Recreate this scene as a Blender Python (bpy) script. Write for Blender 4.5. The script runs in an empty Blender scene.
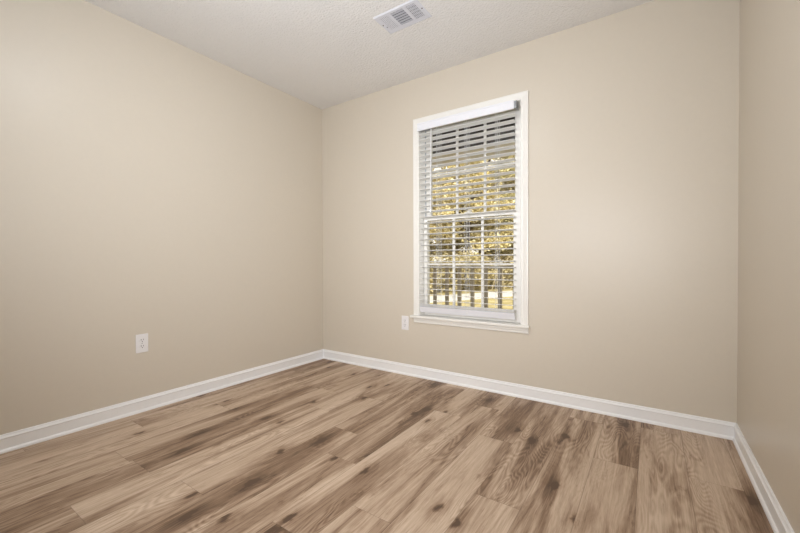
import bpy, bmesh, math, random
from mathutils import Vector, Matrix
random.seed(7)
S = bpy.context.scene
COL = S.collection

# ------------------------------------------------------------------ camera
cd = bpy.data.cameras.new('camera'); cam = bpy.data.objects.new('camera', cd); COL.objects.link(cam)
f_px, yaw, pitch, roll = 371.91, 0.595412, -0.0111739, -0.0036285
cd.sensor_width = 36.0; cd.sensor_fit = 'HORIZONTAL'; cd.lens = f_px / 800 * 36.0
cd.clip_start = 0.02; cd.clip_end = 300
F0 = Vector((-math.sin(yaw), math.cos(yaw), 0)); R0 = Vector((math.cos(yaw), math.sin(yaw), 0)); U0 = Vector((0, 0, 1))
Fv = F0 * math.cos(pitch) + U0 * math.sin(pitch); Uv = -F0 * math.sin(pitch) + U0 * math.cos(pitch)
Rv = R0 * math.cos(roll) + Uv * math.sin(roll); Uv = Rv.cross(Fv)
EYE = 0.9407
cam.matrix_world = Matrix(((Rv.x, Uv.x, -Fv.x, 0), (Rv.y, Uv.y, -Fv.y, 0), (Rv.z, Uv.z, -Fv.z, EYE), (0, 0, 0, 1)))
S.camera = cam

# ------------------------------------------------------------------ light and exposure
S.view_settings.view_transform = 'Standard'; S.view_settings.look = 'None'
S.view_settings.gamma = 1.0; S.view_settings.use_curve_mapping = False
S.view_settings.exposure = 0.17
LAMP = 36.0          # emission of the added, unseen ceiling light
SOFT_FILL = 14.5       # added large fill light, unseen, brightening the walls from the camera side
CEILING_FILL = 18.0        # added unseen fill light, aimed up and forward to brighten the ceiling
LAMP_POS = (-1.25, .76)
SUN = 3.0
SKY = 0.27
w = bpy.data.worlds.new('sky'); S.world = w; w.use_nodes = True
nt = w.node_tree; nt.nodes.clear()
sk = nt.nodes.new('ShaderNodeTexSky'); sk.sky_type = 'NISHITA'; sk.sun_disc = False
sk.sun_elevation = math.radians(38); sk.sun_rotation = math.radians(205); sk.dust_density = 3.0
bg = nt.nodes.new('ShaderNodeBackground'); bg.inputs[1].default_value = SKY
wo = nt.nodes.new('ShaderNodeOutputWorld')
hz = nt.nodes.new('ShaderNodeMix'); hz.data_type = 'RGBA'; hz.inputs[0].default_value = .88; hz.inputs[7].default_value = (5.5, 5.05, 4.4, 1)
nt.links.new(sk.outputs[0], hz.inputs[6]); nt.links.new(hz.outputs[2], bg.inputs[0]); nt.links.new(bg.outputs[0], wo.inputs[0])
sl = bpy.data.lights.new('sun', 'SUN'); sl.energy = SUN; sl.angle = math.radians(1.0); sl.color = (1, .95, .86)
so = bpy.data.objects.new('sun', sl); COL.objects.link(so)
so.rotation_euler = Vector((-0.35, 1.0, -0.85)).to_track_quat('-Z', 'Y').to_euler()   # shines over the house onto the wood

sb = bpy.data.lights.new('soft_fill', 'AREA'); sb.energy = SOFT_FILL; sb.shape = 'DISK'; sb.size = 1.0; sb.color = (.985, .985, 1)
sbo = bpy.data.objects.new('soft_fill', sb); COL.objects.link(sbo); sbo.location = (-.22, -.35, 1.15); sb.spread = math.radians(105)
sbo.rotation_euler = Vector((-.42, .90, -.02)).to_track_quat('-Z', 'Y').to_euler()
al = bpy.data.lights.new('ceiling_fill', 'AREA'); al.energy = CEILING_FILL; al.shape = 'DISK'; al.size = .5; al.color = (.80, .88, 1)
ao = bpy.data.objects.new('ceiling_fill', al); COL.objects.link(ao); ao.location = (-.75, .15, 1.3)
ao.rotation_euler = Vector((-.45, .85, 1)).to_track_quat('-Z', 'Y').to_euler()

# ------------------------------------------------------------------ room numbers (metres)
XL, XR, YB, YF, H = -2.682, 0.3735, 2.6056, -0.60, 2.44
WX0, WX1, WZ0, WZ1 = -1.568, -0.752, 0.487, 2.053      # window opening
TH = 0.16

# ------------------------------------------------------------------ materials
def lin(c):
    return tuple(((v / 255) / 12.92 if v / 255 <= .04045 else ((v / 255 + .055) / 1.055) ** 2.4) for v in c) + (1,)
def mat(name, rgb, rough=.5, spec=.5, metal=0, bump=None, coat=0):
    m = bpy.data.materials.new(name); m.use_nodes = True
    n = m.node_tree.nodes; b = n['Principled BSDF']; L = m.node_tree.links
    b.inputs['Base Color'].default_value = lin(rgb); b.inputs['Roughness'].default_value = rough
    b.inputs['Specular IOR Level'].default_value = spec; b.inputs['Metallic'].default_value = metal
    b.inputs['Coat Weight'].default_value = coat
    tc = n.new('ShaderNodeTexCoord')
    nz = n.new('ShaderNodeTexNoise'); nz.inputs['Scale'].default_value = (bump or (80, 0, 0))[0]; nz.inputs['Detail'].default_value = 4
    L.new(tc.outputs['Object'], nz.inputs['Vector'])
    # slight tonal unevenness of the finish
    mx = n.new('ShaderNodeMix'); mx.data_type = 'RGBA'
    d = tuple(v * .97 for v in lin(rgb)[:3]) + (1,)
    mx.inputs[6].default_value = lin(rgb); mx.inputs[7].default_value = d
    L.new(nz.outputs['Fac'], mx.inputs[0]); L.new(mx.outputs[2], b.inputs['Base Color'])
    if bump:
        bp = n.new('ShaderNodeBump'); bp.inputs['Strength'].default_value = bump[1]; bp.inputs['Distance'].default_value = bump[2]
        L.new(nz.outputs['Fac'], bp.inputs['Height']); L.new(bp.outputs['Normal'], b.inputs['Normal'])
    return m
M = {}
M['wall'] = mat('wall_paint', (213, 203, 187), .37, .32, bump=(45, .06, .002))
M['ceiling'] = mat('ceiling_texture', (238, 236, 233), .9, .2, bump=(85, .7, .010))
M['trim'] = mat('trim_paint', (244, 243, 242), .35, .5)
M['casing'] = mat('casing_paint', (238, 235, 228), .35, .5)
M['vinyl'] = mat('window_vinyl', (250, 247, 241), .35)
M['track'] = mat('jamb_track', (196, 200, 204), .5)
M['blind'] = mat('blind_vinyl', (240, 239, 236), .45)
M['valance'] = mat('blind_valance', (236, 236, 240), .4)
M['cord'] = mat('cord', (225, 225, 222), .8)
M['clear'] = mat('wand_plastic', (240, 240, 240), .15)
M['metal'] = mat('bracket_metal', (150, 152, 155), .35, metal=.7)
M['vent'] = mat('vent_paint', (222, 223, 230), .4)
M['ventdark'] = mat('duct_shade', (70, 73, 84), .7)  # dark colour painted in for the shade inside the duct
M['louver'] = mat('louver_paint', (190, 192, 202), .45)
M['plate'] = mat('outlet_plastic', (236, 233, 232), .3)
M['slot'] = mat('outlet_slot', (70, 62, 58), .6)
M['screw'] = mat('screw_metal', (175, 172, 168), .35, metal=.6)
M['rubber'] = mat('screw_hole', (80, 66, 60), .6)
M['door'] = mat('door_paint', (232, 230, 226), .4)
M['brass'] = mat('handle_metal', (170, 165, 155), .3, metal=1)
M['porch'] = mat('porch_paint', (150, 140, 122), .7)
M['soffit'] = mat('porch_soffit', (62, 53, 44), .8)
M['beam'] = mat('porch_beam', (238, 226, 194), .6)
M['rail'] = mat('railing_stain', (178, 168, 148), .7)
M['road'] = mat('road_concrete', (225, 222, 216), .9, .2, bump=(8, .2, .02))
M['bark'] = mat('bark', (104, 92, 74), .9, .2, bump=(18, .8, .03))
M['twig'] = mat('pale_twig', (190, 178, 150), .9, .2)

def grass_mat():
    m = bpy.data.materials.new('dry_grass'); m.use_nodes = True
    n = m.node_tree.nodes; L = m.node_tree.links; b = n['Principled BSDF']
    tc = n.new('ShaderNodeTexCoord'); z = n.new('ShaderNodeTexNoise'); z.inputs['Scale'].default_value = 3; z.inputs['Detail'].default_value = 8
    r = n.new('ShaderNodeValToRGB')
    r.color_ramp.elements[0].position = .3; r.color_ramp.elements[0].color = lin((152, 138, 84))
    r.color_ramp.elements[1].position = .7; r.color_ramp.elements[1].color = lin((210, 196, 146))
    L.new(tc.outputs['Object'], z.inputs['Vector']); L.new(z.outputs['Fac'], r.inputs[0]); L.new(r.outputs[0], b.inputs['Base Color'])
    b.inputs['Roughness'].default_value = .95
    return m
M['grass'] = grass_mat()

def leaf_mat(name, dark, midc, light):
    m = bpy.data.materials.new(name); m.use_nodes = True
    n = m.node_tree.nodes; L = m.node_tree.links; b = n['Principled BSDF']
    g = n.new('ShaderNodeNewGeometry'); r = n.new('ShaderNodeValToRGB')
    e = r.color_ramp.elements
    e[0].position = 0; e[0].color = lin(dark); e[1].position = 1; e[1].color = lin(light)
    k = e.new(.5); k.color = lin(midc)
    L.new(g.outputs['Random Per Island'], r.inputs[0]); L.new(r.outputs[0], b.inputs['Base Color'])
    b.inputs['Roughness'].default_value = .6
    return m
M['leaf_gold'] = leaf_mat('golden_leaf', (170, 154, 98), (216, 200, 138), (250, 242, 202))
M['leaf_olive'] = leaf_mat('olive_leaf', (146, 138, 92), (192, 182, 126), (240, 228, 178))
M['leaf_dark'] = leaf_mat('dark_leaf', (160, 148, 108), (192, 180, 134), (222, 208, 162))

def glass_mat():
    m = bpy.data.materials.new('window_glass'); m.use_nodes = True
    n = m.node_tree.nodes; L = m.node_tree.links; n.clear()
    t = n.new('ShaderNodeBsdfTransparent'); t.inputs[0].default_value = (.97, .98, .98, 1)
    g = n.new('ShaderNodeBsdfGlossy'); g.inputs['Roughness'].default_value = .02
    fr = n.new('ShaderNodeFresnel'); fr.inputs[0].default_value = 1.45
    mx = n.new('ShaderNodeMixShader'); o = n.new('ShaderNodeOutputMaterial')
    L.new(fr.outputs[0], mx.inputs[0]); L.new(t.outputs[0], mx.inputs[1]); L.new(g.outputs[0], mx.inputs[2]); L.new(mx.outputs[0], o.inputs[0])
    return m
M['glass'] = glass_mat()

def emis(name, col, s):
    m = bpy.data.materials.new(name); m.use_nodes = True
    b = m.node_tree.nodes['Principled BSDF']
    b.inputs['Base Color'].default_value = (.8, .8, .8, 1)
    b.inputs['Emission Color'].default_value = col; b.inputs['Emission Strength'].default_value = s
    return m
M['lamp'] = emis('lamp_diffuser', (.93, .96, 1, 1), LAMP)

def floor_mat():
    m = bpy.data.materials.new('oak_vinyl_plank'); m.use_nodes = True
    n = m.node_tree.nodes; L = m.node_tree.links; b = n['Principled BSDF']
    tc = n.new('ShaderNodeTexCoord')
    at = n.new('ShaderNodeAttribute'); at.attribute_name = 'plank'
    sc = n.new('ShaderNodeVectorMath'); sc.operation = 'MULTIPLY'; sc.inputs[1].default_value = (17, 53, 29)
    ad = n.new('ShaderNodeVectorMath'); ad.operation = 'ADD'
    L.new(at.outputs['Color'], sc.inputs[0]); L.new(tc.outputs['Object'], ad.inputs[0]); L.new(sc.outputs[0], ad.inputs[1])
    def noise(scale, detail, dist=0, rough=.5):
        mp = n.new('ShaderNodeMapping'); mp.inputs['Scale'].default_value = scale
        z = n.new('ShaderNodeTexNoise'); z.inputs['Scale'].default_value = 1; z.inputs['Detail'].default_value = detail
        z.inputs['Distortion'].default_value = dist; z.inputs['Roughness'].default_value = rough
        L.new(ad.outputs[0], mp.inputs[0]); L.new(mp.outputs[0], z.inputs['Vector'])
        return z.outputs['Fac']
    def mth(op, a, c=None, clamp=False):
        q = n.new('ShaderNodeMath'); q.operation = op; q.use_clamp = clamp
        for i, v in enumerate((a, c)):
            if v is None: continue
            if isinstance(v, (int, float)): q.inputs[i].default_value = v
            else: L.new(v, q.inputs[i])
        return q.outputs[0]
    def rng(v, a, c, lo, hi):
        q = n.new('ShaderNodeMapRange'); q.interpolation_type = 'SMOOTHSTEP'
        L.new(v, q.inputs[0]); q.inputs[1].default_value = a; q.inputs[2].default_value = c
        q.inputs[3].default_value = lo; q.inputs[4].default_value = hi
        return q.outputs[0]
    broad = noise((8.5, .8, 1), 6, .7, .62)         # dark heart bands along the plank
    streak = noise((60, 1.8, 1), 9, .3, .78)          # grain streaks
    fine = noise((300, 12, 1), 3)                    # pores
    cont = noise((8, 1.25, 1), 2, .2, .4)            # cathedral arches = contour lines of a slow noise
    rings = mth('SINE', mth('ADD', mth('MULTIPLY', cont, 210.0), mth('MULTIPLY', streak, 4.0)))
    ringmask = rng(noise((4.5, 1.2, 3), 1), .48, .60, 0, 1)
    patch = rng(noise((19, 4.0, 7), 6, .6, .7), .56, .74, 0, 1)   # short smoky figures
    # knots
    mp = n.new('ShaderNodeMapping'); mp.inputs['Scale'].default_value = (5.5, 2.4, 1)
    vo = n.new('ShaderNodeTexVoronoi'); vo.voronoi_dimensions = '2D'; vo.inputs['Scale'].default_value = 1
    wz = n.new('ShaderNodeVectorMath'); wz.operation = 'ADD'
    nn = n.new('ShaderNodeTexNoise'); nn.inputs['Scale'].default_value = 22; L.new(ad.outputs[0], nn.inputs['Vector'])
    ns = n.new('ShaderNodeVectorMath'); ns.operation = 'SCALE'; ns.inputs['Scale'].default_value = .035; L.new(nn.outputs['Color'], ns.inputs[0])
    L.new(ad.outputs[0], wz.inputs[0]); L.new(ns.outputs[0], wz.inputs[1]); L.new(wz.outputs[0], mp.inputs[0]); L.new(mp.outputs[0], vo.inputs['Vector'])
    sp = n.new('ShaderNodeSeparateColor'); L.new(vo.outputs['Color'], sp.inputs[0])
    kg = rng(sp.outputs[0], .5, .55, 0, 1)
    knot = mth('MULTIPLY', rng(vo.outputs['Distance'], .015, .11, 1, 0), kg)
    halo = mth('MULTIPLY', rng(vo.outputs['Distance'], .05, .34, 1, 0), kg)
    sa = n.new('ShaderNodeSeparateColor'); L.new(at.outputs['Color'], sa.inputs[0])
    t = rng(broad, .36, .60, 0, 1)
    t = mth('MULTIPLY', t, .46)
    t = mth('ADD', t, mth('MULTIPLY', mth('SUBTRACT', streak, .5), .62))
    t = mth('ADD', t, mth('MULTIPLY', mth('SUBTRACT', noise((130, 4.5, 3), 6, .4, .75), .5), .5))
    t = mth('ADD', t, mth('MULTIPLY', mth('SUBTRACT', fine, .5), .30))
    t = mth('ADD', t, mth('MULTIPLY', mth('MULTIPLY', rings, mth('ADD', mth('MULTIPLY', ringmask, .8), .2)), .10))
    t = mth('SUBTRACT', t, mth('MULTIPLY', patch, .30))
    cut = rng(noise((75, 2.6, 5), 6, .8, .7), .60, .68, 0, 1)      # short dark grain cuts
    t = mth('SUBTRACT', t, mth('MULTIPLY', cut, .20))
    t = mth('SUBTRACT', t, mth('MULTIPLY', halo, .20))
    t = mth('SUBTRACT', t, mth('MULTIPLY', knot, .5))
    t = mth('ADD', t, mth('MULTIPLY', mth('SUBTRACT', sa.outputs[2], .5), .15))
    t = mth('ADD', t, .265, True)
    r = n.new('ShaderNodeValToRGB'); e = r.color_ramp.elements
    e[0].position = 0; e[0].color = lin((92, 71, 55)); e[1].position = 1; e[1].color = lin((222, 203, 183))
    for p_, c_ in ((.25, (136, 110, 88)), (.5, (174, 149, 126)), (.75, (201, 178, 155))):
        k = e.new(p_); k.color = lin(c_)
    L.new(t, r.inputs[0])
    # seam between planks
    uv = n.new('ShaderNodeUVMap'); uv.uv_map = 'edge'
    su = n.new('ShaderNodeSeparateXYZ'); L.new(uv.outputs[0], su.inputs[0])
    def edge(v, size):
        a = mth('MINIMUM', v, mth('SUBTRACT', size, v)); return rng(a, .0006, .0016, 1, 0)
    sx = edge(su.outputs[0], .182)
    seam = sx
    mx = n.new('ShaderNodeMix'); mx.data_type = 'RGBA'; mx.inputs[7].default_value = lin((104, 80, 60))
    L.new(mth('MULTIPLY', seam, .55), mx.inputs[0]); L.new(r.outputs[0], mx.inputs[6]); L.new(mx.outputs[2], b.inputs['Base Color'])
    b.inputs['Roughness'].default_value = .5; b.inputs['Specular IOR Level'].default_value = .35
    bp = n.new('ShaderNodeBump'); bp.inputs['Strength'].default_value = .15; bp.inputs['Distance'].default_value = .001
    L.new(fine, bp.inputs['Height']); L.new(bp.outputs[0], b.inputs['Normal'])
    return m
M['floor'] = floor_mat()

# ------------------------------------------------------------------ helpers
def tag(o, label=None, cat=None, group=None, kind=None):
    if label: o['label'] = label
    if cat: o['category'] = cat
    if group: o['group'] = group
    if kind: o['kind'] = kind
    return o
def obj(name, bm, m, parent=None, smooth=False, kind=None, label=None):
    me = bpy.data.meshes.new(name); bmesh.ops.recalc_face_normals(bm, faces=bm.faces); bm.to_mesh(me); bm.free()
    me.materials.append(m)
    if smooth:
        for p in me.polygons: p.use_smooth = True
    o = bpy.data.objects.new(name, me); COL.objects.link(o)
    if parent: o.parent = parent
    if kind: o['kind'] = kind
    if label: o['label'] = label
    return o
def empty(name, loc=(0, 0, 0)):
    o = bpy.data.objects.new(name, None); COL.objects.link(o); o.location = loc; o.empty_display_size = .1
    return o
def box(bm, x0, x1, y0, y1, z0, z1, bev=0, mtx=None, seg=2):
    vs = [bm.verts.new((x, y, z)) for x in (x0, x1) for y in (y0, y1) for z in (z0, z1)]
    fs = [bm.faces.new([vs[i] for i in q]) for q in ((0, 1, 3, 2), (4, 6, 7, 5), (0, 4, 5, 1), (2, 3, 7, 6), (0, 2, 6, 4), (1, 5, 7, 3))]
    bmesh.ops.recalc_face_normals(bm, faces=fs)
    if bev:
        es = list({e for f in fs for e in f.edges})
        r = bmesh.ops.bevel(bm, geom=es, offset=bev, segments=seg, profile=.6, affect='EDGES', clamp_overlap=True)
        vs = list({v for f in r['faces'] for v in f.verts} | {v for v in vs if v.is_valid})
    if mtx: bmesh.ops.transform(bm, matrix=mtx, verts=[v for v in vs if v.is_valid])
    return vs
def cyl(bm, p0, p1, r0, r1=None, n=12):
    p0, p1 = Vector(p0), Vector(p1); r1 = r0 if r1 is None else r1; d = (p1 - p0)
    q = d.to_track_quat('Z', 'Y').to_matrix()
    A = [bm.verts.new(p0 + q @ Vector((r0 * math.cos(2 * math.pi * i / n), r0 * math.sin(2 * math.pi * i / n), 0))) for i in range(n)]
    B = [bm.verts.new(p1 + q @ Vector((r1 * math.cos(2 * math.pi * i / n), r1 * math.sin(2 * math.pi * i / n), 0))) for i in range(n)]
    for i in range(n): bm.faces.new((A[i], A[(i + 1) % n], B[(i + 1) % n], B[i]))
    bm.faces.new(A[::-1]); bm.faces.new(B)
def loft(bm, rings):
    R = [[bm.verts.new(p) for p in r] for r in rings]; k = len(R[0])
    for a, c in zip(R, R[1:]):
        for i in range(k): bm.faces.new((a[i], a[(i + 1) % k], c[(i + 1) % k], c[i]))
    bm.faces.new(R[0][::-1]); bm.faces.new(R[-1])
def lathe(bm, prof, c=(0, 0, 0), n=32):
    R = [[bm.verts.new((c[0] + r * math.cos(2 * math.pi * i / n), c[1] + r * math.sin(2 * math.pi * i / n), c[2] + z)) for i in range(n)] for r, z in prof]
    for a, b in zip(R, R[1:]):
        for i in range(n): bm.faces.new((a[i], a[(i + 1) % n], b[(i + 1) % n], b[i]))
    bm.faces.new(R[0][::-1]); bm.faces.new(R[-1])

# ------------------------------------------------------------------ room shell
def slab(name, dims, m):
    bm = bmesh.new(); box(bm, *dims); return obj(name, bm, m, kind='structure')
slab('ceiling', (XL - .15, XR + .15, YF - .15, YB + TH, H, H + .12), M['ceiling'])
slab('wall_left', (XL - .15, XL, YF - .15, YB + TH, -.1, H), M['wall'])
slab('wall_right', (XR, XR + .15, YF - .15, YB + TH, -.1, H), M['wall'])
bm = bmesh.new()
box(bm, XL, WX0 - .012, YB, YB + TH, -.1, H); box(bm, WX1 + .012, XR, YB, YB + TH, -.1, H)
box(bm, WX0 - .012, WX1 + .012, YB, YB + TH, WZ1 + .012, H); box(bm, WX0 - .012, WX1 + .012, YB, YB + TH, -.1, WZ0 - .004)
obj('wall_back', bm, M['wall'], kind='structure')
bm = bmesh.new(); DX0, DX1, DZ = -1.75, -.93, 2.04
box(bm, XL, DX0, YF - .15, YF, -.1, H); box(bm, DX1, XR, YF - .15, YF, -.1, H); box(bm, DX0, DX1, YF - .15, YF, DZ, H)
obj('wall_front', bm, M['wall'], kind='structure')
slab('floor_underlay', (XL, XR, YF - .15, YB, -.1, -.006), M['rubber']).name = 'underlay_1'  # floor underlay slab beneath the planks, not a trim board

# floor: planks laid along the long side, butt joints where the photograph has them
PW = .182
rows = {}
JOINT = {.134: 2.037, -.048: 2.500, -.230: 1.990, -.412: 2.432, -.594: 1.413, -.776: 1.910, -.958: 2.30, -1.140: .85, -1.322: 1.310, -1.504: 1.545,
         -1.686: .790, -1.868: .466, -2.050: .744, -2.232: 1.95, -2.414: 1.358, -2.596: .93, -2.778: 1.7, .316: 1.62}
bm = bmesh.new(); cl = bm.loops.layers.float_color.new('plank'); ul = bm.loops.layers.uv.new('edge')
rr = random.Random(12)
BRIGHT = {(-.594, 0): .75, (-2.414, 0): .35}
for x0, j in JOINT.items():
    a, c = max(x0, XL), min(x0 + PW, XR)
    if c <= a: continue
    y = j
    while y > YF: y -= 1.22
    while y < YB:
        y0, y1 = max(y, YF), min(y + 1.22, YB)
        rc = (rr.random(), rr.random(), rr.random(), 1)
        g = .0002
        vs = [bm.verts.new(p) for p in ((a, y0 + .0004, 0), (c, y0 + .0004, 0), (c, y1 - .0004, 0), (a, y1 - .0004, 0))]
        fc = bm.faces.new(vs)
        for lp in fc.loops:
            lp[cl] = rc; lp[ul].uv = (lp.vert.co.x - x0, lp.vert.co.y - y)
        lo = [bm.verts.new((v.co.x, v.co.y, -.006)) for v in vs]
        for i in range(4):
            f2 = bm.faces.new((vs[i], lo[i], lo[(i + 1) % 4], vs[(i + 1) % 4]))
            for lp in f2.loops: lp[cl] = rc; lp[ul].uv = (0, 0)
        y += 1.22
obj('floor', bm, M['floor'], kind='structure')

# baseboards with bead cap and shoe, mitred in the corners
PROF = [(0, 0), (.021, 0), (.021, .004), (.0195, .010), (.016, .0145), (.013, .016), (.012, .018), (.012, .066), (.0145, .0685), (.0145, .0725),
        (.011, .0755), (.0085, .080), (.007, .0865), (.0045, .0885), (0, .0885)]
def baseboard(name, p, q, nrm, ma=1, mb=1):
    p, q, nrm = Vector(p), Vector(q), Vector(nrm); d = (q - p).normalized()
    bm = bmesh.new()
    loft(bm, [[p + d * (o * ma) + nrm * o + Vector((0, 0, z)) for o, z in PROF], [q - d * (o * mb) + nrm * o + Vector((0, 0, z)) for o, z in PROF]])
    obj(name, bm, M['trim'], kind='structure')
baseboard('baseboard_left', (XL, YF, 0), (XL, YB, 0), (1, 0, 0))
baseboard('baseboard_back', (XL, YB, 0), (XR, YB, 0), (0, -1, 0))
baseboard('baseboard_right', (XR, YF, 0), (XR, YB, 0), (-1, 0, 0))
baseboard('baseboard_front', (XL, YF, 0), (DX0 - .06, YF, 0), (0, 1, 0), 1, 0)
baseboard('baseboard_front', (DX1 + .06, YF, 0), (XR, YF, 0), (0, 1, 0), 0, 1)

# door in the wall behind the camera
dr = empty('door_1', (0, 0, 0)); dr['kind'] = 'structure'
bm = bmesh.new(); box(bm, DX0 + .02, DX1 - .02, YF - .06, YF - .02, .008, DZ - .02, .002)
for zx in ((.15, .95), (1.08, 1.9)):
    for xx in ((DX0 + .13, (DX0 + DX1) / 2 - .05), ((DX0 + DX1) / 2 + .05, DX1 - .13)):
        box(bm, xx[0], xx[1], YF - .022, YF - .012, zx[0], zx[1], .006)
obj('door_leaf', bm, M['door'], dr)
bm = bmesh.new()
box(bm, DX0, DX0 + .018, YF - .15, YF, 0, DZ); box(bm, DX1 - .018, DX1, YF - .15, YF, 0, DZ); box(bm, DX0 + .018, DX1 - .018, YF - .15, YF, DZ - .018, DZ)
box(bm, DX0 - .055, DX0 + .004, YF, YF + .016, 0, DZ + .055, .003); box(bm, DX1 - .004, DX1 + .055, YF, YF + .016, 0, DZ + .055, .003)
box(bm, DX0 + .004, DX1 - .004, YF, YF + .016, DZ - .004, DZ + .055, .003)
obj('door_casing', bm, M['casing'], dr)
bm = bmesh.new(); cyl(bm, (DX1 - .08, YF - .022, .95), (DX1 - .08, YF + .03, .95), .011, n=16)
lathe(bm, [(.012, 0), (.027, .012), (.029, .024), (.02, .036), (.004, .04)], n=20)
mt = Matrix.Translation((DX1 - .08, YF + .01, .95)) @ Matrix.Rotation(-math.pi / 2, 4, 'X')
bmesh.ops.transform(bm, matrix=mt, verts=[v for v in bm.verts if v.co.z < .1]); obj('door_knob', bm, M['brass'], dr, True)

# ------------------------------------------------------------------ window
win = empty('window_1', ((WX0 + WX1) / 2, YB, WZ0)); win['kind'] = 'structure'
WO = Vector(win.location)
def wobj(name, bm, m, parent=None, **k):
    if parent is None: bmesh.ops.translate(bm, vec=-WO, verts=bm.verts)
    else: bmesh.ops.translate(bm, vec=-WO, verts=bm.verts)
    return obj(name, bm, m, parent or win, **k)
# casing: profiled board mitred at the top corners
CP = [(0, 0), (0, .011), (.004, .0135), (.018, .0125), (.034, .0155), (.046, .0175), (.053, .016), (.053, 0)]
def csec(px, pz, ox, oz, m):  # outward direction (ox,oz)
    return [Vector((px + ox * u, YB - v, pz + oz * u)) for u, v in CP]
bm = bmesh.new()
loft(bm, [csec(WX0, .508, -1, 0, 0), csec(WX0, WZ1, -1, 1, 0), csec(WX1, WZ1, 1, 1, 0), csec(WX1, .508, 1, 0, 0)])
wobj('window_casing', bm, M['casing'])
bm = bmesh.new()   # jamb lining
box(bm, WX0 - .012, WX0, YB, YB + TH, WZ0, WZ1 + .012); box(bm, WX1, WX1 + .012, YB, YB + TH, WZ0, WZ1 + .012)
box(bm, WX0, WX1, YB, YB + TH, WZ1, WZ1 + .012); box(bm, WX0, WX1, YB + .04, YB + TH + .02, WZ0 - .004, WZ0 + .02)
wobj('window_frame', bm, M['vinyl'])
bm = bmesh.new()   # tracks the sashes slide in
for x0, x1 in ((WX0, WX0 + .006), (WX1 - .006, WX1)):
    box(bm, x0, x1, YB + .088, YB + .094, WZ0 + .02, WZ1)
wobj('sash_track', bm, M['track'])
bm = bmesh.new()   # stool with rounded nose, horns past the casing
box(bm, -1.646, -.690, YB - .040, YB, .487, .507, .006, seg=3); box(bm, WX0, WX1, YB, YB + .046, .487, .507)
wobj('window_stool', bm, M['casing'])
bm = bmesh.new()
AP = [(0, .487), (.016, .487), (.016, .470), (.013, .462), (.013, .452), (.009, .446), (0, .446)]
loft(bm, [[Vector((x, YB - o, z)) for o, z in AP] for x in (-1.622, -.698)])
wobj('window_apron', bm, M['casing'])
def sash(name, y0, y1, zb, zt, rail_b, rail_t, st0, st1):
    gx0, gx1 = WX0 + st0, WX1 - st1
    g0, g1 = zb + rail_b, zt - rail_t
    bm = bmesh.new()
    box(bm, WX0 + .006, gx0, y0, y1, zb, zt, .002); box(bm, gx1, WX1 - .006, y0, y1, zb, zt, .002)
    box(bm, gx0, gx1, y0, y1, zb, g0, .002); box(bm, gx0, gx1, y0, y1, g1, zt, .002)
    s = wobj(name, bm, M['vinyl'])
    bm = bmesh.new(); ym = (y0 + y1) / 2
    for k in (1, 2):
        x = gx0 + (gx1 - gx0) * k / 3; box(bm, x - .009, x + .009, ym - .009, ym + .009, g0, g1, .003)
    z = (g0 + g1) / 2; box(bm, gx0, gx1, ym - .0085, ym + .0085, z - .007, z + .007, .003)
    wobj('muntin', bm, M['vinyl'], s)
    bm = bmesh.new(); box(bm, gx0, gx1, ym - .0015, ym + .0015, g0, g1); wobj('glass', bm, M['glass'], s)
    return s
sash('upper_sash', YB + .096, YB + .126, 1.283, WZ1 - .004, .036, .045, .050, .070)
lo_s = sash('lower_sash', YB + .058, YB + .088, .508, 1.318, .060, .036, .032, .070)
bm = bmesh.new()
box(bm, -1.20, -1.14, YB + .052, YB + .072, 1.318, 1.326, .002); cyl(bm, (-1.17, YB + .07, 1.326), (-1.17, YB + .07, 1.336), .012, n=14)
box(bm, -1.176, -1.142, YB + .064, YB + .074, 1.334, 1.342, .002)
wobj('sash_lock', bm, M['vinyl'], lo_s)

# ------------------------------------------------------------------ window blind
BX0, BX1 = -1.558, -.788; BY = YB - .012
bl = tag(empty('window_blind', ((BX0 + BX1) / 2, BY, .54)), 'white two inch slat horizontal blind hanging lowered in the window', 'window blind')
BO = Vector(bl.location)
def bobj(name, bm, m, parent=None, **k):
    bmesh.ops.translate(bm, vec=-BO, verts=bm.verts); return obj(name, bm, m, parent or bl, **k)
bm = bmesh.new(); box(bm, BX0 - .004, BX1 + .014, BY - .022, BY + .028, 2.000, 2.046, .002); bobj('headrail', bm, M['metal'])
bm = bmesh.new()   # valance: shallow crown profile
VP = [(0, 1.992), (.010, 1.992), (.012, 1.998), (.009, 2.006), (.009, 2.040), (.012, 2.046), (.012, 2.052), (0, 2.052)]
loft(bm, [[Vector((x, YB - .036 - o, z)) for o, z in VP] for x in (BX0 - .006, BX1)])
bobj('valance', bm, M['valance'])
bm = bmesh.new()
box(bm, BX1 + .012, BX1 + .016, YB - .038, YB + .012, 1.996, 2.05); box(bm, BX1 - .002, BX1 + .012, YB - .040, YB - .036, 1.996, 2.046, .001)
box(bm, BX1 + .004, BX1 + .013, YB - .044, YB - .040, 2.028, 2.040)
bobj('mounting_bracket', bm, M['metal'])
TILT = math.radians(6)
def slat_bm(length):
    bm = bmesh.new(); nseg = 8; wd = .0500; th = .003; top = []; bot = []
    for i in range(nseg + 1):
        u = -wd / 2 + wd * i / nseg; crown = .0018 * (1 - (2 * u / wd) ** 2)
        top.append((u, crown + th / 2)); bot.append((u, crown - th / 2))
    pr = top + bot[::-1]
    loft(bm, [[Vector((s * length / 2, y, z)) for y, z in pr] for s in (-1, 1)])
    # near edge up
    bmesh.ops.rotate(bm, cent=(0, 0, 0), matrix=Matrix.Rotation(-TILT, 3, 'X'), verts=bm.verts)
    return bm
first = None
zs = [1.962 - .0442 * k for k in range(31)]          # hanging slats
zs = [z for z in zs if z > .622]
low = zs[-1]
zs += [.604, .598, .592]                              # surplus slats lying on the bottom rail
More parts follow.
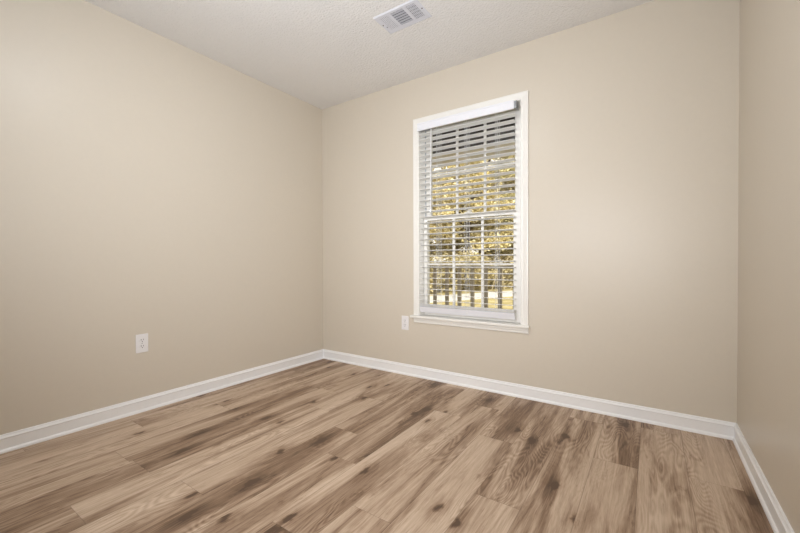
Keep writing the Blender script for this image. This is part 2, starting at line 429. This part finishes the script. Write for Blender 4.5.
for i, z in enumerate(zs):
    if first is None:
        first = obj('slat', slat_bm(BX1 - BX0), M['blind'], bl); o = first
    else:
        o = first.copy(); COL.objects.link(o)
    o.parent = bl; o.location = (random.uniform(-.0006, .0006), 0, z - BO.z)
    if z < .61: o.rotation_euler.x = TILT * .6
    else: o.rotation_euler.x = math.radians(random.uniform(-1.2, 1.2))
bm = bmesh.new()
mt = Matrix.Translation(((BX0 + BX1) / 2, BY, .562)) @ Matrix.Rotation(math.radians(-68), 4, 'X')
box(bm, -(BX1 - BX0) / 2, (BX1 - BX0) / 2, -.025, .025, -.008, .008, .003, mt, 3)
br = bobj('bottom_rail', bm, M['valance'])
for x in (-1.385, -1.147, -.915):
    bm = bmesh.new(); lathe(bm, [(.006, 0), (.006, .002), (.003, .003)], n=14)
    bmesh.ops.transform(bm, matrix=Matrix.Translation((x, BY, .562)) @ Matrix.Rotation(math.radians(-68), 4, 'X') @ Matrix.Translation((0, 0, -.008)) @ Matrix.Rotation(math.pi, 4, 'X'), verts=bm.verts)
    bobj('cord_plug', bm, M['clear'], br)
for x in (-1.385, -1.147, -.915):
    bm = bmesh.new()
    for dy in (-.0262, .0262):
        for dx in (-.006, .006): cyl(bm, (x + dx, BY + dy, .60), (x + dx, BY + dy, 2.0), .0012, n=5)
    for z in zs:
        if z > .61:
            for dx in (-.006, .006): cyl(bm, (x + dx, BY - .026, z - .003 + math.tan(TILT) * .026), (x + dx, BY + .026, z - .003 - math.tan(TILT) * .026), .0006, n=4)
    bobj('ladder_cord', bm, M['cord'])
bm = bmesh.new(); cyl(bm, (-1.437, YB - .044, 1.985), (-1.442, YB - .046, 1.355), .0042, n=8); cyl(bm, (-1.442, YB - .046, 1.355), (-1.442, YB - .046, 1.335), .006, .004, n=8)
wd = bobj('tilt_wand', bm, M['clear'])
bm = bmesh.new(); cyl(bm, (-1.437, YB - .030, 2.005), (-1.437, YB - .044, 1.985), .0022, n=6); bobj('wand_hook', bm, M['metal'], wd)

# ------------------------------------------------------------------ ceiling vent
VX0, VX1, VY0, VY1 = -1.424, -1.114, 1.810, 2.004
ve = tag(empty('ceiling_vent', ((VX0 + VX1) / 2, (VY0 + VY1) / 2, H)), 'white three section metal air register on the ceiling', 'air vent')
VO = Vector(ve.location)
def vobj(name, bm, m, parent=None, **k):
    bmesh.ops.translate(bm, vec=-VO, verts=bm.verts); return obj(name, bm, m, parent or ve, **k)
sec = [(-1.395, -1.327), (-1.309, -1.222), (-1.203, -1.143)]; SY0, SY1 = 1.836, 1.964
bm = bmesh.new(); zf = H - .0055
xs = [VX0 + .008] + [v for s in sec for v in s] + [VX1 - .008]; ys = [VY0 + .008, SY0, SY1, VY1 - .008]
for i in range(len(xs) - 1):
    for j in range(3):
        if i % 2 == 1 and j == 1: continue
        box(bm, xs[i], xs[i + 1], ys[j], ys[j + 1], zf, zf + .002)
A = [(VX0, VY0), (VX1, VY0), (VX1, VY1), (VX0, VY1)]; Bq = [(VX0 + .008, VY0 + .008), (VX1 - .008, VY0 + .008), (VX1 - .008, VY1 - .008), (VX0 + .008, VY1 - .008)]
va = [bm.verts.new((x, y, H - .001)) for x, y in A]; vb = [bm.verts.new((x, y, zf)) for x, y in Bq]
vc = [bm.verts.new((x, y, H)) for x, y in A]; vd = [bm.verts.new((x, y, zf + .002)) for x, y in Bq]
for i in range(4):
    j = (i + 1) % 4; bm.faces.new((va[i], va[j], vb[j], vb[i])); bm.faces.new((va[i], vc[i], vc[j], va[j])); bm.faces.new((vc[i], vd[i], vd[j], vc[j]))
vobj('face_frame', bm, M['vent'])
bm = bmesh.new(); box(bm, VX0 + .02, VX1 - .02, SY0 - .004, SY1 + .004, H - .0015, H - .0003); vobj('dark_duct_backing', bm, M['ventdark'])  # flat sheet, no hole behind it: the duct's darkness is in its colour
def fin(along, x0, x1, y0, y1, n, ang, m, name='louver', dz=0, wdt=.013):
    for k in range(n):
        bm = bmesh.new(); h = wdt / 2
        if along == 'y':
            c = x0 + (x1 - x0) * (k + .5) / n
            box(bm, -h, h, y0 - VO.y, y1 - VO.y, -.0006, .0006, 0, None)
            bmesh.ops.rotate(bm, cent=(0, 0, 0), matrix=Matrix.Rotation(ang, 3, 'Y'), verts=bm.verts); off = (c - VO.x, 0, H - .005 + dz - VO.z)
        else:
            c = y0 + (y1 - y0) * (k + .5) / n
            box(bm, x0 - VO.x, x1 - VO.x, -h, h, -.0006, .0006, 0, None)
            bmesh.ops.rotate(bm, cent=(0, 0, 0), matrix=Matrix.Rotation(ang, 3, 'X'), verts=bm.verts); off = (0, c - VO.y, H - .005 + dz - VO.z)
        o = obj(name, bm, m, ve); o.location = off
R_ = math.radians
fin('y', *sec[0], SY0, SY1, 6, R_(0), M['vent'], wdt=.0093)
fin('x', *sec[1], SY0, SY1, 6, R_(4), M['louver'], wdt=.0165)
fin('x', *sec[2], SY0, SY1, 5, R_(4), M['louver'], dz=.002, wdt=.017)
fin('y', *sec[2], SY0, SY1, 6, R_(0), M['vent'], dz=-.002, wdt=.0055)
for x in (-1.408, -1.124):
    bm = bmesh.new(); lathe(bm, [(.0045, 0), (.0045, -.0012), (.002, -.002)], (x, 1.90, zf), 12); vobj('screw', bm, M['rubber'])
bm = bmesh.new(); box(bm, -1.400, -1.392, 1.925, 1.928, zf - .004, zf + .001, .001); vobj('damper_lever', bm, M['metal'])

# ------------------------------------------------------------------ outlets
def outlet(name, loc, rz, label):
    e = tag(empty(name, loc), label, 'outlet', 'wall outlets'); e.rotation_euler.z = rz
    # local: face looks along -Y, centred on the plate
    bm = bmesh.new(); box(bm, -.035, .035, -.0055, 0, -.0585, .0585, .003, seg=3); obj('cover_plate', bm, M['plate'], e)
    for s in (-1, 1):
        bm = bmesh.new(); cyl(bm, (0, -.0050, s * .0195), (0, -.0075, s * .0195), .0165, .016, 24)
        bmesh.ops.scale(bm, vec=(1, 1, .84), space=Matrix.Translation((0, 0, -s * .0195)), verts=bm.verts)
        rcp = obj('receptacle', bm, M['plate'], e)
        bm = bmesh.new()
        box(bm, -.0076, -.0052, -.0079, -.0074, s * .0195 - .001, s * .0195 + .009); box(bm, .0052, .0076, -.0079, -.0074, s * .0195 - .0005, s * .0195 + .0085)
        cyl(bm, (0, -.0074, s * .0195 - .0075), (0, -.0079, s * .0195 - .0075), .0028, n=10)
        obj('socket_slot', bm, M['slot'], rcp)
    bm = bmesh.new(); cyl(bm, (0, -.0055, 0), (0, -.0068, 0), .0032, .0025, 12); obj('screw', bm, M['screw'], e)
    return e
outlet('wall_outlet', (XL, 1.031, .433), math.pi / 2, 'white double socket outlet on the left wall above the baseboard')
outlet('wall_outlet', (-1.713, YB, .433), 0, 'white double socket outlet on the back wall beside the window sill')

# ------------------------------------------------------------------ ceiling light (out of view, added to brighten the room)
cl_ = tag(empty('added_ceiling_light', (LAMP_POS[0], LAMP_POS[1], H)), 'added unseen round flush ceiling light that brightens the room', 'ceiling light')
bm = bmesh.new(); lathe(bm, [(.17, 0), (.175, -.012), (.165, -.03), (.16, -.03)], n=40); obj('lamp_base', bm, M['metal'], cl_, True)
bm = bmesh.new(); lathe(bm, [(.158, -.028), (.157, -.05), (.142, -.078), (.11, -.1), (.06, -.114), (.015, -.118)], n=40); obj('lamp_shade', bm, M['lamp'], cl_, True)

# ------------------------------------------------------------------ porch outside the window
PY0, PY1 = YB + TH, YB + 1.62
def structure(name, dims, m, bev=0):
    bm = bmesh.new(); box(bm, *dims, bev); return obj(name, bm, m, kind='structure')
structure('porch_floor', (-7, 3, PY0, PY1 + .05, -.14, -.06), M['porch'])
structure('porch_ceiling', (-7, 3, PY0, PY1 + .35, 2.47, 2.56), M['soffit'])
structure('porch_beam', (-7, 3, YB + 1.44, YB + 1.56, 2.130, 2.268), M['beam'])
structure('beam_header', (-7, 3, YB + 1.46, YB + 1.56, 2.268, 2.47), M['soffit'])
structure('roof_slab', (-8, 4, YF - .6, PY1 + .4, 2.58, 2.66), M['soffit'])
rl = tag(empty('porch_railing', (-2, YB + 1.5, -.06)), 'brown wooden porch railing with square balusters outside the window', 'railing')
def robj(name, dims, m, bev=.002):
    bm = bmesh.new(); box(bm, *dims, bev); bmesh.ops.translate(bm, vec=-Vector(rl.location), verts=bm.verts); return obj(name, bm, m, rl)
robj('top_rail', (-4.985, .985, YB + 1.455, YB + 1.545, .865, .90), M['rail'])
robj('bottom_rail', (-4.985, .985, YB + 1.48, YB + 1.52, .04, .09), M['rail'])
bal = None; k = 0
x = -1.584 - .1667 * 20
while x < .9:
    if bal is None: bal = robj('baluster', (x - .019, x + .019, YB + 1.481, YB + 1.519, .09, .865), M['rail']); bx = x
    else:
        o = bal.copy(); COL.objects.link(o); o.parent = rl; o.location = (x - bx, 0, 0)
    x += .1667
for x in (-5.05, 1.05):
    bm = bmesh.new(); box(bm, x - .06, x + .06, YB + 1.44, YB + 1.56, -.06, 2.130, .004)
    t = obj('porch_post', bm, M['beam'])
    tag(t, 'pale square porch post at the %s end of the railing' % ('left' if x < 0 else 'right'), 'post')

# ------------------------------------------------------------------ yard
GZ = -.30
structure('ground', (-45, 30, YB + TH, 60, GZ - .1, GZ), M['grass'])
bm = bmesh.new()
a, b_ = Vector((-6.593, 12.017, 0)), Vector((-5.014, 15.771, 0)); d = (b_ - a).normalized(); nn = Vector((d.y, -d.x, 0))
pts = [a - d * 22, a + d * 45, a + d * 45 + nn * 1.75, a - d * 22 + nn * 1.75]
top = [bm.verts.new((p.x, p.y, GZ + .012)) for p in pts]; bot = [bm.verts.new((p.x, p.y, GZ)) for p in pts]
bm.faces.new(top); bm.faces.new(bot[::-1])
for i in range(4): bm.faces.new((top[i], bot[i], bot[(i + 1) % 4], top[(i + 1) % 4]))
obj('road', bm, M['road'], kind='structure')

def leaves_bm(seed, n, rx, ry, rz, cz, size, clumps=60):
    r = random.Random(seed); bm = bmesh.new(); cs = []
    for _ in range(clumps):
        v = Vector((r.gauss(0, 1), r.gauss(0, 1), r.gauss(0, 1))).normalized() * r.random() ** .4
        cs.append((Vector((v.x * rx, v.y * ry, cz + v.z * rz)), r.uniform(.25, .6)))
    for _ in range(n):
        c, cr = r.choice(cs)
        p = c + Vector((r.gauss(0, 1), r.gauss(0, 1), r.gauss(0, .55))) * cr * .6
        if p.z < .05: p.z = r.uniform(.05, .6)
        s = size * r.uniform(.6, 1.5)
        u = Vector((r.gauss(0, 1), r.gauss(0, 1), r.gauss(0, .6))).normalized(); t = u.cross(Vector((r.gauss(0, 1), r.gauss(0, 1), r.gauss(0, 1)))).normalized()
        q = [p + u * s, p + t * s * .42, p - u * s, p - t * s * .42]
        bm.faces.new([bm.verts.new(w_) for w_ in q])
    return bm
def limb(bm, pts, r0, r1):
    for i in range(len(pts) - 1):
        f0, f1 = i / (len(pts) - 1), (i + 1) / (len(pts) - 1)
        cyl(bm, pts[i], pts[i + 1], r0 + (r1 - r0) * f0, r0 + (r1 - r0) * f1, 8)
def trunk_bm(seed, h, r0, n=7):
    r = random.Random(seed); bm = bmesh.new(); p = Vector((0, 0, -.05)); pts = [p.copy()]
    for i in range(6): p = p + Vector((r.uniform(-.12, .12), r.uniform(-.12, .12), h / 6)); pts.append(p.copy())
    limb(bm, pts, r0, r0 * .3)
    for k in range(n):
        s = pts[r.randint(1, 5)]; d_ = Vector((r.uniform(-1, 1), r.uniform(-1, 1), r.uniform(.3, 1))).normalized(); q = [s.copy()]
        for _ in range(4): d_ = (d_ + Vector((r.uniform(-.25, .25), r.uniform(-.25, .25), .05))).normalized(); q.append(q[-1] + d_ * h * .11)
        limb(bm, q, r0 * .4, r0 * .08)
    return bm
# crowns and trunks shared between the trees
crown = {}
for key, args, m in (('gold', (1, 24000, 2.1, 1.9, 2.6, 3.2, .066), 'leaf_gold'), ('olive', (2, 24000, 2.2, 1.9, 2.8, 3.5, .066), 'leaf_olive'), ('dark', (3, 24000, 2.5, 2.0, 2.9, 3.1, .075), 'leaf_dark')):
    b2 = leaves_bm(*args); me = bpy.data.meshes.new('foliage'); b2.to_mesh(me); b2.free(); me.materials.append(M[m]); crown[key] = me
tr_me = []
for s_ in (5, 6):
    b2 = trunk_bm(s_, 4.8, .13); me = bpy.data.meshes.new('trunk'); b2.to_mesh(me); b2.free(); me.materials.append(M['bark']); tr_me.append(me)
def tree(x, y, key, tm, rz, s, label):
    e = tag(empty('tree', (x, y, GZ)), label, 'tree', 'trees beyond the road'); e.rotation_euler.z = rz; e.scale = (s, s, s)
    for nm, me in (('foliage', crown[key]), ('trunk', tr_me[tm])):
        o = bpy.data.objects.new(nm, me); COL.objects.link(o); o.parent = e
perp = -nn
for i, (along, off, key, tm, rz, s, lab) in enumerate([
    (-6.5, 2.6, 'gold', 0, .3, 1.0, 'golden leafed tree beyond the road, far outside the left edge of the window'),
    (-2.6, 2.4, 'olive', 1, 1.1, 1.0, 'olive leafed tree beyond the road, behind the left panes'),
    (.8, 2.5, 'gold', 0, 2.2, 1.02, 'bushy golden leafed tree in front row, behind the middle panes'),
    (4.2, 2.7, 'gold', 1, 3.5, 1.08, 'bright golden leafed tree in front row, behind the right panes'),
    (8.0, 3.0, 'olive', 0, 4.6, 1.1, 'olive leafed tree beyond the road, past the right panes'),
    (-1.0, 6.2, 'dark', 1, 5.2, 1.6, 'dark brown tree of the back row, behind the left panes'),
    (4.0, 6.6, 'dark', 0, .9, 1.7, 'dark brown tree of the back row, behind the right panes'),
    (9.5, 6.8, 'dark', 1, 2.9, 1.8, 'dark brown tree of the back row, at the far right'),
    ]):
    p = a + d * along + perp * off
    tree(p.x, p.y, key, tm, rz, s, lab)
for x, y, key, tm, rz, s, lab in [(-5.4, 24.5, 'olive', 0, 1.9, 1.6, 'tall olive leafed tree where the road leaves the yard'),
    (-2.2, 27, 'dark', 1, .4, 1.7, 'brown leafed tree at the far end of the road'),
    (1.6, 19.5, 'gold', 0, 5.1, 1.3, 'golden leafed tree on the near side of the road, closest to it'),
    (5.6, 18.5, 'olive', 1, 2.4, 1.3, 'olive leafed tree on the near side of the road, in the middle'),
    (9.8, 19.5, 'gold', 1, 1.2, 1.4, 'golden leafed tree on the near side of the road, farthest right')]:
    tree(x, y, key, tm, rz, s, lab)
# brush at the foot of the wood: tangled, nobody could count it
bm = leaves_bm(9, 14000, 9.5, 1.0, .9, .7, .09, 130)
ang = math.atan2(d.y, d.x); bmesh.ops.rotate(bm, cent=(0, 0, 0), matrix=Matrix.Rotation(ang, 3, 'Z'), verts=bm.verts)
c = a + d * 1.5 + perp * 1.6
o = obj('undergrowth', bm, M['leaf_dark']); o.location = (c.x, c.y, GZ)
tag(o, 'dark tangled brush along the far side of the road', 'undergrowth', kind='stuff')
# bare leaning saplings
sp = [(3.7, .7, .9, .35), (4.3, .5, -.5, .4), (4.8, .6, 1.2, .45)]
for i, (al, of, lx, ly) in enumerate(sp):
    c = a + d * al + perp * of
    bm = bmesh.new(); limb(bm, [Vector((0, 0, -.03)), Vector((lx * .25, ly * .2, .8)), Vector((lx * .6, ly * .5, 1.25)), Vector((lx, ly, 1.7))], .022, .008)
    limb(bm, [Vector((lx * .25, ly * .2, .8)), Vector((lx * .1, ly * .5, 1.2)), Vector((-lx * .1, ly, 1.5))], .013, .005)
    o = obj('sapling', bm, M['twig']); o.location = (c.x, c.y, GZ)
    tag(o, ['bare pale sapling leaning right behind the right panes', 'bare pale sapling leaning left behind the right panes', 'bare pale sapling leaning most, furthest right of them'][i], 'sapling', 'bare saplings by the road')
